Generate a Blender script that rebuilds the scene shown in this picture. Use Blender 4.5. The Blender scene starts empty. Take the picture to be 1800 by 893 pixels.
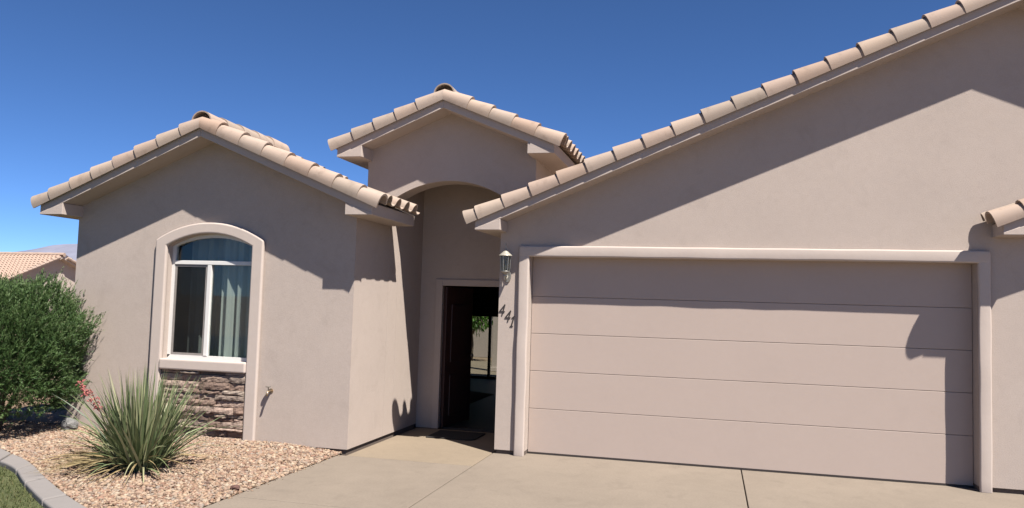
import bpy, bmesh, math, random
import numpy as np
from mathutils import Vector, Matrix, noise
random.seed(7); rng = np.random.default_rng(7)
R = math.radians
sc = bpy.context.scene
COL = sc.collection

# ------------------------------------------------------------------ camera
CAM = Vector((2.143, -9.306, 1.803)); YAW, PIT, ROL, FPX = R(-14.266), R(3.656), R(1.709), 1383.5
fw = Vector((math.sin(YAW)*math.cos(PIT), math.cos(YAW)*math.cos(PIT), math.sin(PIT)))
rt = Vector((math.cos(YAW), -math.sin(YAW), 0)); up = rt.cross(fw)
r2 = math.cos(ROL)*rt + math.sin(ROL)*up; u2 = -math.sin(ROL)*rt + math.cos(ROL)*up
cd = bpy.data.cameras.new('camera'); cam = bpy.data.objects.new('camera', cd); COL.objects.link(cam)
M = Matrix((r2, u2, -fw)).transposed().to_4x4(); M.translation = CAM; cam.matrix_world = M
cd.sensor_width = 36; cd.lens = FPX/1800*36; cd.clip_start = 0.05; cd.clip_end = 20000
sc.camera = cam

# ------------------------------------------------------------------ sky, sun, exposure
SUN = Vector((-1.25, 1.0, -2.55)).normalized()          # direction the light travels
EL = math.asin(-SUN.z)
w = bpy.data.worlds.new('World'); sc.world = w; w.use_nodes = True
nt = w.node_tree; nt.nodes.clear()
sky = nt.nodes.new('ShaderNodeTexSky'); sky.sky_type = 'NISHITA'; sky.sun_disc = False
sky.sun_elevation = EL; sky.sun_rotation = math.atan2(-SUN.x, -SUN.y)
sky.altitude = 3000; sky.air_density = 0.65; sky.dust_density = 0.0; sky.ozone_density = 10.0
bg = nt.nodes.new('ShaderNodeBackground'); bg.inputs[1].default_value = 0.064
wo = nt.nodes.new('ShaderNodeOutputWorld')
hs = nt.nodes.new('ShaderNodeHueSaturation'); hs.inputs['Saturation'].default_value = 1.03; nt.links.new(sky.outputs[0], hs.inputs['Color'])
nt.links.new(hs.outputs[0], bg.inputs[0]); nt.links.new(bg.outputs[0], wo.inputs[0])
sd = bpy.data.lights.new('sun', 'SUN'); sd.energy = 5.0; sd.angle = R(0.53); sd.color = (1.0, 0.955, 0.89)
so = bpy.data.objects.new('sun', sd); COL.objects.link(so); so.rotation_euler = SUN.to_track_quat('-Z', 'Y').to_euler()
so.location = (6, -10, 12)
vs = sc.view_settings; vs.view_transform = 'Standard'; vs.look = 'None'; vs.exposure = 1.31; vs.gamma = 1.0; vs.use_curve_mapping = False

# ------------------------------------------------------------------ materials
def _mat(name):
    m = bpy.data.materials.new(name); m.use_nodes = True
    n = m.node_tree; b = n.nodes['Principled BSDF']; return m, n, b
def _n(n, t, **kw):
    x = n.nodes.new(t)
    for k, v in kw.items():
        if k in x.inputs: x.inputs[k].default_value = v
        else: setattr(x, k, v)
    return x
def ramp(n, pts):
    r = n.nodes.new('ShaderNodeValToRGB'); e = r.color_ramp.elements
    while len(e) < len(pts): e.new(0.5)
    for i, (p, c) in enumerate(pts):
        e[i].position = p; e[i].color = (*c, 1) if len(c) == 3 else c
    return r
def shade(c, k): return tuple(min(1, x*k) for x in c)
def rough_mat(name, col, var=0.08, big=1.2, fine=160, bump=0.4, dist=0.003, rough=0.9, mid=12, spec=0.25, stain=0.0, midb=3.0, grain=0.0, grain_s=90.0):
    """stucco, concrete, tile: two scales of colour drift and a fine bump"""
    m, n, b = _mat(name); L = n.links.new
    tc = _n(n, 'ShaderNodeTexCoord')
    n1 = _n(n, 'ShaderNodeTexNoise', Scale=big, Detail=5.0, Roughness=0.6)
    n2 = _n(n, 'ShaderNodeTexNoise', Scale=mid, Detail=6.0, Roughness=0.65)
    n3 = _n(n, 'ShaderNodeTexNoise', Scale=fine, Detail=4.0, Roughness=0.7)
    for x in (n1, n2, n3): L(tc.outputs['Object'], x.inputs['Vector'])
    a = _n(n, 'ShaderNodeMath', operation='MULTIPLY_ADD'); a.inputs[1].default_value = 0.6
    L(n1.outputs['Fac'], a.inputs[0])
    a2 = _n(n, 'ShaderNodeMath', operation='MULTIPLY'); a2.inputs[1].default_value = 0.4
    L(n2.outputs['Fac'], a2.inputs[0]); L(a2.outputs[0], a.inputs[2])
    r = ramp(n, [(0.28, shade(col, 1-var)), (0.5, col), (0.72, shade(col, 1+var))])
    L(a.outputs[0], r.inputs[0])
    out = r.outputs[0]
    if grain:
        ng = _n(n, 'ShaderNodeTexNoise', Scale=grain_s, Detail=3.0, Roughness=0.75); L(tc.outputs['Object'], ng.inputs['Vector'])
        rg = ramp(n, [(0.30, (1-grain,)*3), (0.70, (1, 1, 1))]); L(ng.outputs['Fac'], rg.inputs[0])
        mg = _n(n, 'ShaderNodeMixRGB', blend_type='MULTIPLY'); mg.inputs[0].default_value = 1.0; L(out, mg.inputs[1]); L(rg.outputs[0], mg.inputs[2]); out = mg.outputs[0]
    if stain:
        n4 = _n(n, 'ShaderNodeTexNoise', Scale=3.1, Detail=7.0, Roughness=0.72, Distortion=0.7)
        L(tc.outputs['Object'], n4.inputs['Vector'])
        rs = ramp(n, [(0.54, (0, 0, 0)), (0.68, (1, 1, 1))]); L(n4.outputs['Fac'], rs.inputs[0])
        ms = _n(n, 'ShaderNodeMath', operation='MULTIPLY'); ms.inputs[1].default_value = stain
        L(rs.outputs[0], ms.inputs[0])
        mx = _n(n, 'ShaderNodeMixRGB', blend_type='MIX'); mx.inputs[2].default_value = (*shade(col, 0.62), 1)
        L(ms.outputs[0], mx.inputs[0]); L(out, mx.inputs[1]); out = mx.outputs[0]
    L(out, b.inputs['Base Color'])
    bp = _n(n, 'ShaderNodeBump', Strength=bump, Distance=dist)
    h = _n(n, 'ShaderNodeMath', operation='MULTIPLY_ADD'); h.inputs[1].default_value = midb
    L(n2.outputs['Fac'], h.inputs[0]); L(n3.outputs['Fac'], h.inputs[2])
    L(h.outputs[0], bp.inputs['Height']); L(bp.outputs[0], b.inputs['Normal'])
    b.inputs['Roughness'].default_value = rough; b.inputs['Specular IOR Level'].default_value = spec
    return m
def tile_mat(name, cols):
    m, n, b = _mat(name); L = n.links.new
    oi = _n(n, 'ShaderNodeObjectInfo'); tc = _n(n, 'ShaderNodeTexCoord')
    r = ramp(n, [(i/(len(cols)-1), c) for i, c in enumerate(cols)]); L(oi.outputs['Random'], r.inputs[0])
    ad = _n(n, 'ShaderNodeVectorMath', operation='ADD'); L(tc.outputs['Object'], ad.inputs[0]); L(oi.outputs['Location'], ad.inputs[1])
    n1 = _n(n, 'ShaderNodeTexNoise', Scale=7.0, Detail=6.0, Roughness=0.6); L(ad.outputs[0], n1.inputs['Vector'])
    n2 = _n(n, 'ShaderNodeTexNoise', Scale=150.0, Detail=3.0); L(ad.outputs[0], n2.inputs['Vector'])
    r2_ = ramp(n, [(0.22, (0.58, 0.56, 0.54)), (0.46, (0.97, 0.97, 0.97)), (0.6, (1, 1, 1)), (0.78, (1.0, 0.95, 0.86))]); L(n1.outputs['Fac'], r2_.inputs[0])
    mx = _n(n, 'ShaderNodeMixRGB', blend_type='MULTIPLY'); mx.inputs[0].default_value = 0.75
    L(r.outputs[0], mx.inputs[1]); L(r2_.outputs[0], mx.inputs[2]); L(mx.outputs[0], b.inputs['Base Color'])
    bp = _n(n, 'ShaderNodeBump', Strength=0.35, Distance=0.003); L(n2.outputs['Fac'], bp.inputs['Height']); L(bp.outputs[0], b.inputs['Normal'])
    b.inputs['Roughness'].default_value = 0.85; b.inputs['Specular IOR Level'].default_value = 0.25
    return m
def plain(name, col, rough=0.6, metal=0.0, spec=0.4, var=0.1, scale=30):
    m, n, b = _mat(name); L = n.links.new
    tc = _n(n, 'ShaderNodeTexCoord'); n1 = _n(n, 'ShaderNodeTexNoise', Scale=float(scale), Detail=4.0); L(tc.outputs['Object'], n1.inputs['Vector'])
    r = ramp(n, [(0.3, shade(col, 1-var)), (0.7, shade(col, 1+var))]); L(n1.outputs['Fac'], r.inputs[0]); L(r.outputs[0], b.inputs['Base Color'])
    b.inputs['Roughness'].default_value = rough; b.inputs['Metallic'].default_value = metal; b.inputs['Specular IOR Level'].default_value = spec
    return m
def rnd_mat(name, cols, rough=0.85, trans=0.0, attr='rnd', spec=0.2, noise_k=0.0):
    """colour picked by a per-piece random number stored on the mesh"""
    m, n, b = _mat(name); L = n.links.new
    at = _n(n, 'ShaderNodeAttribute', attribute_name=attr)
    r = ramp(n, [(i/(len(cols)-1), c) for i, c in enumerate(cols)]); L(at.outputs['Fac'], r.inputs[0])
    out = r.outputs[0]
    if noise_k:
        tc = _n(n, 'ShaderNodeTexCoord'); n1 = _n(n, 'ShaderNodeTexNoise', Scale=40.0, Detail=5.0); L(tc.outputs['Object'], n1.inputs['Vector'])
        rr = ramp(n, [(0.3, (1-noise_k,)*3), (0.7, (1, 1, 1))]); L(n1.outputs['Fac'], rr.inputs[0])
        mx = _n(n, 'ShaderNodeMixRGB', blend_type='MULTIPLY'); mx.inputs[0].default_value = 1; L(out, mx.inputs[1]); L(rr.outputs[0], mx.inputs[2]); out = mx.outputs[0]
    L(out, b.inputs['Base Color']); b.inputs['Roughness'].default_value = rough; b.inputs['Specular IOR Level'].default_value = spec
    if trans:
        tr = _n(n, 'ShaderNodeBsdfTranslucent'); L(out, tr.inputs[0]); ms = _n(n, 'ShaderNodeMixShader'); ms.inputs[0].default_value = trans
        L(b.outputs[0], ms.inputs[1]); L(tr.outputs[0], ms.inputs[2]); L(ms.outputs[0], n.nodes['Material Output'].inputs[0])
    return m
def glass_mat(name, tint=(0.84, 0.865, 0.855), rough=0.01):
    m, n, b = _mat(name); L = n.links.new
    n.nodes.remove(b)
    t = _n(n, 'ShaderNodeBsdfTransparent'); t.inputs[0].default_value = (*tint, 1)
    g = _n(n, 'ShaderNodeBsdfGlossy'); g.inputs['Roughness'].default_value = rough; g.inputs['Color'].default_value = (0.9, 0.95, 0.95, 1)
    f = _n(n, 'ShaderNodeLayerWeight'); f.inputs[0].default_value = 0.5
    p5 = _n(n, 'ShaderNodeMath', operation='POWER'); p5.inputs[1].default_value = 5.0; L(f.outputs['Facing'], p5.inputs[0])
    sch = _n(n, 'ShaderNodeMath', operation='MULTIPLY_ADD'); sch.inputs[1].default_value = 0.96; sch.inputs[2].default_value = 0.03; L(p5.outputs[0], sch.inputs[0])
    ms = _n(n, 'ShaderNodeMixShader'); L(sch.outputs[0], ms.inputs[0]); L(t.outputs[0], ms.inputs[1]); L(g.outputs[0], ms.inputs[2])
    L(ms.outputs[0], n.nodes['Material Output'].inputs[0]); return m

STUCCO = (0.372, 0.308, 0.266)
M_ = dict(
    stucco=rough_mat('stucco', STUCCO, var=0.06, stain=0.19, midb=0.5, bump=0.55, dist=0.004, fine=110, grain=0.10, grain_s=70.0),
    trim=rough_mat('trim_stucco', (0.392, 0.328, 0.287), var=0.05, bump=0.3, midb=1.2),
    fascia=rough_mat('fascia_paint', (0.365, 0.303, 0.264), var=0.04, bump=0.25),
    garage=rough_mat('garage_door_paint', (0.350, 0.280, 0.240), var=0.03, fine=90, bump=0.12, dist=0.0015, rough=0.6, stain=0.05),
    tile=tile_mat('roof_tile_clay', [(0.272, 0.190, 0.142), (0.302, 0.235, 0.190), (0.250, 0.198, 0.158), (0.322, 0.252, 0.200), (0.288, 0.213, 0.170), (0.310, 0.235, 0.180)]),
    concrete=rough_mat('driveway_concrete', (0.176, 0.144, 0.114), var=0.12, big=0.9, mid=5, fine=220, bump=0.25, dist=0.002, rough=0.85, stain=0.32, grain=0.16, grain_s=45.0),
    entry=rough_mat('entry_concrete', (0.192, 0.152, 0.110), var=0.10, big=1.3, mid=6, fine=220, bump=0.22, dist=0.002, rough=0.85, stain=0.25, grain=0.14, grain_s=45.0),
    curb=rough_mat('curb_concrete', (0.165, 0.150, 0.142), var=0.08, fine=200, bump=0.35),
    base=plain('foundation_grey', (0.10, 0.075, 0.06), 0.95),
    gap=plain('joint_dirt', (0.10, 0.078, 0.055), 0.95),
    vinyl=plain('white_vinyl', (0.55, 0.53, 0.50), 0.35, var=0.02),
    screen=plain('screen_frame', (0.20, 0.18, 0.165), 0.5),
    bronze=plain('bronze_door_paint', (0.055, 0.026, 0.022), 0.35),
    black=plain('black_iron', (0.030, 0.024, 0.022), 0.5),
    mat=plain('coir_mat', (0.016, 0.014, 0.013), 0.95, scale=200, var=0.3),
    metal=plain('aged_pewter', (0.30, 0.285, 0.25), 0.42, 0.75),
    capm=plain('cream_metal', (0.27, 0.25, 0.21), 0.5, 0.2),
    brass=plain('brass', (0.32, 0.24, 0.16), 0.4, 0.8),
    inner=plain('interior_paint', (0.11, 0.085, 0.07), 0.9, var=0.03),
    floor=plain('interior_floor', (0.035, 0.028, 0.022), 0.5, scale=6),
    curtain=plain('pale_curtain', (0.31, 0.335, 0.315), 0.9, var=0.03),
    glass=glass_mat('window_glass'),
    tinted=glass_mat('tinted_glass', (0.66, 0.68, 0.66)),
    lglass=glass_mat('lantern_glass', (0.66, 0.68, 0.63), 0.2),
    bark=rough_mat('bark', (0.12, 0.09, 0.065), var=0.3, fine=60, bump=0.8, dist=0.01),
    ground=rough_mat('desert_soil', (0.20, 0.145, 0.10), var=0.15, big=0.3, fine=30, bump=0.5, dist=0.02),
    gbed=rough_mat('gravel_bed', (0.19, 0.13, 0.085), var=0.25, big=2, mid=40, fine=150, bump=0.9, dist=0.01),
    lawn=rough_mat('lawn_soil', (0.075, 0.085, 0.035), var=0.3, fine=80, bump=0.8, dist=0.02),
    road=rough_mat('asphalt', (0.055, 0.053, 0.052), var=0.15, fine=200, bump=0.5),
    mount=rough_mat('mountain_haze_blue', (0.14, 0.143, 0.185), var=0.2, big=0.004, mid=0.02, fine=0.1, bump=0.3, dist=5),  # distance haze painted into the blue-grey base colour
    ntile=tile_mat('neighbour_tile', [(0.29, 0.205, 0.16), (0.31, 0.235, 0.19), (0.27, 0.195, 0.155)]),
    gravel=rnd_mat('gravel_stone', [(0.14, 0.078, 0.055), (0.27, 0.18, 0.12), (0.34, 0.26, 0.185), (0.20, 0.115, 0.08), (0.36, 0.29, 0.215), (0.10, 0.062, 0.048), (0.30, 0.205, 0.14), (0.22, 0.185, 0.155), (0.26, 0.15, 0.105)], noise_k=0.25),
    rock=rough_mat('dark_rock', (0.10, 0.055, 0.045), var=0.3, fine=60, bump=0.8, dist=0.01),
    pale_rock=rough_mat('grey_rock', (0.15, 0.145, 0.14), var=0.25, fine=60, bump=0.8, dist=0.01),
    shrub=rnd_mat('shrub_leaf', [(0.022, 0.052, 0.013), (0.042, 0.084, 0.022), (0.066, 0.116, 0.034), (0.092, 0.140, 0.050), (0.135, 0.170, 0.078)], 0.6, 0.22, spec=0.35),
    yucca=rnd_mat('yucca_leaf', [(0.045, 0.070, 0.030), (0.075, 0.105, 0.045), (0.115, 0.145, 0.065), (0.175, 0.195, 0.095), (0.26, 0.255, 0.145)], 0.5, 0.15, spec=0.4),
    dry=rnd_mat('dry_straw', [(0.17, 0.125, 0.06), (0.25, 0.19, 0.095), (0.22, 0.175, 0.095)], 0.8, 0.2),
    grass=rnd_mat('grass_blade', [(0.032, 0.046, 0.012), (0.052, 0.066, 0.019), (0.085, 0.09, 0.032), (0.125, 0.11, 0.052)], 0.7, 0.25),
    flower=plain('red_flower', (0.26, 0.075, 0.068), 0.7, var=0.3, scale=60),
    stalk=plain('flower_stalk', (0.19, 0.13, 0.085), 0.8),
    tree=rnd_mat('tree_leaf', [(0.05, 0.12, 0.02), (0.09, 0.19, 0.035), (0.14, 0.25, 0.06)], 0.6, 0.3),
)
def stone_mat(name, cols):
    m = tile_mat(name, cols); b = m.node_tree.nodes['Principled BSDF']
    for x in m.node_tree.nodes:
        if x.type == 'BUMP': x.inputs['Strength'].default_value = 0.9; x.inputs['Distance'].default_value = 0.008
        if x.type == 'TEX_NOISE' and x.inputs['Scale'].default_value > 100: x.inputs['Scale'].default_value = 45
    b.inputs['Roughness'].default_value = 0.9; return m
_m, _nn, _b = _mat('insect_mesh'); _nn.nodes.remove(_b)
_t = _n(_nn, 'ShaderNodeBsdfTransparent'); _t.inputs[0].default_value = (0.80, 0.80, 0.80, 1); _d = _n(_nn, 'ShaderNodeBsdfDiffuse'); _d.inputs[0].default_value = (0.03, 0.03, 0.03, 1)
_x = _n(_nn, 'ShaderNodeMixShader'); _x.inputs[0].default_value = 0.22; _nn.links.new(_t.outputs[0], _x.inputs[1]); _nn.links.new(_d.outputs[0], _x.inputs[2]); _nn.links.new(_x.outputs[0], _nn.nodes['Material Output'].inputs[0]); M_['mesh'] = _m
M_['stone'] = stone_mat('ledge_stone', [(0.14, 0.09, 0.07), (0.22, 0.15, 0.115), (0.28, 0.225, 0.18), (0.17, 0.128, 0.105), (0.34, 0.25, 0.20), (0.11, 0.075, 0.06), (0.25, 0.175, 0.135)])

# ------------------------------------------------------------------ mesh helpers
class MB:
    def __init__(s): s.v, s.f = [], []
    def add(s, vs_, fs):
        o = len(s.v); s.v += [tuple(x) for x in vs_]; s.f += [tuple(i+o for i in f) for f in fs]; return s
    def box(s, x0, x1, y0, y1, z0, z1):
        return s.add([(x, y, z) for z in (z0, z1) for y in (y0, y1) for x in (x0, x1)],
                     [(0, 2, 3, 1), (4, 5, 7, 6), (0, 1, 5, 4), (2, 6, 7, 3), (0, 4, 6, 2), (1, 3, 7, 5)])
    def prism(s, poly, a0, a1, axis='y', skip=()):
        """extrude a 2-D outline. axis y: (x,z) outline; axis x: (y,z); axis z: (x,y). skip: outline edges left open"""
        P = {'y': lambda p, a: (p[0], a, p[1]), 'x': lambda p, a: (a, p[0], p[1]), 'z': lambda p, a: (p[0], p[1], a)}[axis]
        n = len(poly); vs_ = [P(p, a0) for p in poly]+[P(p, a1) for p in poly]
        fs = [tuple(range(n-1, -1, -1)), tuple(range(n, 2*n))]
        fs += [(i, (i+1) % n, n+(i+1) % n, n+i) for i in range(n) if i not in skip]
        return s.add(vs_, fs)
    def tube(s, pts, rad, n=8, caps=True):
        pts = [Vector(p) for p in pts]; m = len(pts); rads = rad if hasattr(rad, '__len__') else [rad]*m
        vs_, fs = [], []
        for i, p in enumerate(pts):
            t = (pts[min(i+1, m-1)]-pts[max(i-1, 0)]).normalized()
            a = t.orthogonal().normalized() if i == 0 else (a-t*a.dot(t)).normalized()
            b = t.cross(a)
            for k in range(n):
                q = 2*math.pi*k/n; vs_.append(p+rads[i]*(math.cos(q)*a+math.sin(q)*b))
        for i in range(m-1):
            for k in range(n): fs.append((i*n+k, i*n+(k+1) % n, (i+1)*n+(k+1) % n, (i+1)*n+k))
        if caps: fs += [tuple(range(n-1, -1, -1)), tuple(range((m-1)*n, m*n))]
        return s.add(vs_, fs)
    def lathe(s, prof, c=(0, 0, 0), n=16):
        vs_, fs = [], []; m = len(prof)
        for r_, z in prof:
            for k in range(n):
                q = 2*math.pi*k/n; vs_.append((c[0]+r_*math.cos(q), c[1]+r_*math.sin(q), c[2]+z))
        for i in range(m-1):
            for k in range(n): fs.append((i*n+k, i*n+(k+1) % n, (i+1)*n+(k+1) % n, (i+1)*n+k))
        fs += [tuple(range(n-1, -1, -1)), tuple(range((m-1)*n, m*n))]
        return s.add(vs_, fs)
    def build(s, name, mat, parent=None, bevel=0, seg=2, smooth=False, fix=True, loc=None):
        me = bpy.data.meshes.new(name); me.from_pydata(s.v, [], s.f)
        if fix or bevel:
            bm = bmesh.new(); bm.from_mesh(me)
            bmesh.ops.recalc_face_normals(bm, faces=bm.faces)
            if bevel:
                es = [e for e in bm.edges if len(e.link_faces) == 2 and e.calc_face_angle(0) > 0.5]
                bmesh.ops.bevel(bm, geom=es, offset=bevel, segments=seg, profile=0.5, affect='EDGES', clamp_overlap=True)
            bm.to_mesh(me); bm.free()
        return link(name, me, mat, parent, smooth, loc)
def link(name, me, mat, parent=None, smooth=False, loc=None):
    if mat is not None and not me.materials: me.materials.append(M_[mat])
    if smooth: me.polygons.foreach_set('use_smooth', [True]*len(me.polygons))
    o = bpy.data.objects.new(name, me); COL.objects.link(o); o.parent = parent
    if loc is not None: o.location = loc
    return o
def empty(name, loc=(0, 0, 0)):
    o = bpy.data.objects.new(name, None); COL.objects.link(o); o.location = loc; o.empty_display_size = 0.1; return o
def tag(o, label=None, cat=None, group=None, kind=None):
    for k, v in (('label', label), ('category', cat), ('group', group), ('kind', kind)):
        if v: o[k] = v
    return o
def np_mesh(name, V, F, mat, parent=None, rnd=None, smooth=False):
    """V (n,3), F (m,k) arrays of equal-sided faces; rnd: one random number per vertex"""
    me = bpy.data.meshes.new(name); V = np.asarray(V, np.float32); F = np.asarray(F, np.int32)
    k = F.shape[1]; me.vertices.add(len(V)); me.vertices.foreach_set('co', V.ravel())
    me.loops.add(F.size); me.loops.foreach_set('vertex_index', F.ravel())
    me.polygons.add(len(F)); me.polygons.foreach_set('loop_start', np.arange(0, F.size, k, dtype=np.int32))
    me.update(calc_edges=True)
    if rnd is not None:
        a = me.attributes.new('rnd', 'FLOAT', 'POINT'); a.data.foreach_set('value', np.asarray(rnd, np.float32))
    me.validate()
    return link(name, me, mat, parent, smooth)

# ================================================================== GROUND
def gz(x, y):
    """height of the gravel bed"""
    t = max(0, min(1, (-2.05-x)/0.7)); s = max(0, min(1, (y+3.6)/2.2))
    return 0.004 + 0.055*t*(0.35+0.65*s) + 0.012*noise.noise(Vector((x*1.3, y*1.3, 0)))*t
def sheet(name, x0, x1, y0, y1, z, mat, nx=1, ny=1):
    V = [(x0+(x1-x0)*i/nx, y0+(y1-y0)*j/ny, z) for j in range(ny+1) for i in range(nx+1)]
    F = [(j*(nx+1)+i, j*(nx+1)+i+1, (j+1)*(nx+1)+i+1, (j+1)*(nx+1)+i) for j in range(ny) for i in range(nx)]
    return MB().add(V, F).build(name, mat, fix=False)
tag(sheet('ground', -6000, 6000, -6000, 6000, -0.06, 'ground'), 'dry sandy ground around the houses', kind='structure')
tag(sheet('road', -60, 60, -24, -15, -0.05, 'road'), 'asphalt street in front of the driveway', kind='structure')
# driveway: a dirt underlay seen in the joints, and each slab
YD = 1.50
drv = tag(sheet('driveway', -2.02, 11.0, -15.0, 1.48, -0.035, 'gap'), 'tan concrete driveway and entry walk', kind='structure')
def slab(x0, x1, y0, y1, mat='concrete', z=0.0, edge0=None):
    g = 0.0055
    MB().box(x0+g, x1-g, y0+g, y1-g, -0.033, z).build('slab', mat, drv, bevel=0.006, seg=2)
slab(-1.935, -0.40, -0.80, YD-0.03, 'entry'); slab(-2.03, -0.40, -2.90, -0.80); slab(-2.03, -0.40, -6.2, -2.90); slab(-2.03, -0.40, -10.5, -6.2); slab(-2.03, -0.40, -15, -10.5)
for ya, yb in ((-4.2, 0.185), (-8.6, -4.2), (-15, -8.6)):
    for xa, xb in ((-0.40, 2.50), (2.50, 5.30), (5.30, 8.0), (8.0, 11.0)): slab(xa, xb, ya, min(yb, -0.004) if xa > 4.95 else yb)
# curved concrete edging between lawn and gravel
Cout = [(-7.6, -1.55), (-6.6, -1.72), (-5.8, -1.98), (-5.2, -2.27), (-4.60, -2.58), (-3.97, -3.03), (-3.34, -3.46), (-2.75, -3.82), (-2.10, -4.15)]
Cin = [(-7.75, -1.95), (-6.75, -2.12), (-5.8, -2.34), (-5.0, -2.62), (-4.50, -2.86), (-3.97, -3.26), (-3.36, -3.69), (-2.9, -3.98), (-2.12, -4.38)]
def lerp_line(L, t):
    f = t*(len(L)-1); i = min(int(f), len(L)-2); k = f-i
    p0, p1, p2, p3 = L[max(i-1, 0)], L[i], L[i+1], L[min(i+2, len(L)-1)]
    return tuple(0.5*((2*p1[c])+(-p0[c]+p2[c])*k+(2*p0[c]-5*p1[c]+4*p2[c]-p3[c])*k*k+(-p0[c]+3*p1[c]-3*p2[c]+p3[c])*k**3) for c in (0, 1))
edg = tag(empty('garden_edging', (-4, -3, 0)), 'curved pale grey concrete edging between lawn and gravel bed', 'edging')
cuts = [0, 0.13, 0.27, 0.40, 0.53, 0.645, 0.78, 0.90, 1.0]
for a, b in zip(cuts[:-1], cuts[1:]):
    n = 7; P = [lerp_line(Cout, a+0.0025+(b-a-0.005)*i/n) for i in range(n+1)]; Q = [lerp_line(Cin, a+0.0025+(b-a-0.005)*i/n) for i in range(n+1)]
    dz = random.uniform(-0.004, 0.004)
    o = MB().prism([(x+4, y+3) for x, y in P+Q[::-1]], -0.06, 0.062+dz, 'z').build('edging_segment', 'curb', edg, bevel=0.018, seg=3)
# gravel bed surface
def side(p, L):
    """+ on the house side of a poly line running in +x"""
    best = None
    for (x0, y0), (x1, y1) in zip(L[:-1], L[1:]):
        if x0 <= p[0] <= x1: return p[1]-(y0+(y1-y0)*(p[0]-x0)/(x1-x0))
    return p[1]-L[-1][1] if p[0] > L[-1][0] else 1
nx, ny = 70, 60; V, F = [], []
for j in range(ny+1):
    for i in range(nx+1):
        x = -9.5+(9.5-2.028)*i/nx
        yb = -4.2 if x > -2.1 else None
        lo = None
        for (x0, y0), (x1, y1) in zip(Cout[:-1], Cout[1:]):
            if x0 <= x <= x1: lo = y0+(y1-y0)*(x-x0)/(x1-x0)
        if lo is None: lo = -1.55 if x < -7.6 else -4.15
        y = lo-0.05+(6.0-lo+0.05)*(j/ny)**1.8
        V.append((x, y, gz(x, y)))
F = [(j*(nx+1)+i, j*(nx+1)+i+1, (j+1)*(nx+1)+i+1, (j+1)*(nx+1)+i) for j in range(ny) for i in range(nx)]
tag(MB().add(V, F).build('gravel_bed', 'gbed', smooth=True, fix=False), 'tan soil of the gravel bed', kind='structure')
# loose gravel stones
ico = bmesh.new(); bmesh.ops.create_icosphere(ico, subdivisions=1, radius=1.0); ico.verts.ensure_lookup_table()
IV = np.array([v.co[:] for v in ico.verts]); IF = np.array([[v.index for v in f.verts] for f in ico.faces]); ico.free()
def pebbles(name, pts, sizes, mat, label):
    n = len(pts); k = len(IV)
    S = sizes[:, None]*np.stack([rng.uniform(0.7, 1.35, n), rng.uniform(0.7, 1.2, n), rng.uniform(0.4, 0.75, n)], 1)
    P = IV[None]*(1+rng.uniform(-0.28, 0.28, (n, k, 1)))*S[:, None]
    a = rng.uniform(0, 6.28, n); t = rng.normal(0, 0.35, n)
    ca, sa, ct, st = np.cos(a), np.sin(a), np.cos(t), np.sin(t)
    X = P[..., 0]; Y = P[..., 1]*ct[:, None]-P[..., 2]*st[:, None]; Z = P[..., 1]*st[:, None]+P[..., 2]*ct[:, None]
    P = np.stack([X*ca[:, None]-Y*sa[:, None], X*sa[:, None]+Y*ca[:, None], Z], -1)+pts[:, None]
    Fc = (IF[None]+(np.arange(n)*k)[:, None, None]).reshape(-1, 3)
    o = np_mesh(name, P.reshape(-1, 3), Fc, mat, rnd=np.repeat(rng.uniform(0, 1, n), k)); return tag(o, label, kind='stuff')
pts, sz = [], []
while len(pts) < 36000:
    x = random.uniform(-7.2, -1.90); y = random.uniform(-4.1, -0.60)
    if side((x, y), Cout) < 0.015: continue
    if x < -5.6 and y > -0.4: continue
    edge = x > -2.03
    if edge and not (random.random() < 0.22*max(0, 1-(x+2.03)/0.10)**2 and y < -0.8): continue
    s = random.choice((0.009, 0.011, 0.013, 0.016, 0.019, 0.023, 0.030 if random.random() < 0.3 else 0.014)) * random.uniform(0.8, 1.15)
    pts.append((x, y, (0.004 if edge else gz(x, y)+random.uniform(-0.004, 0.012)))); sz.append(s*(0.6 if edge else 1))
tag(pebbles('gravel', np.array(pts), np.array(sz), 'gravel', 'loose tan and pink landscaping gravel over the planting bed'), None)
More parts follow.
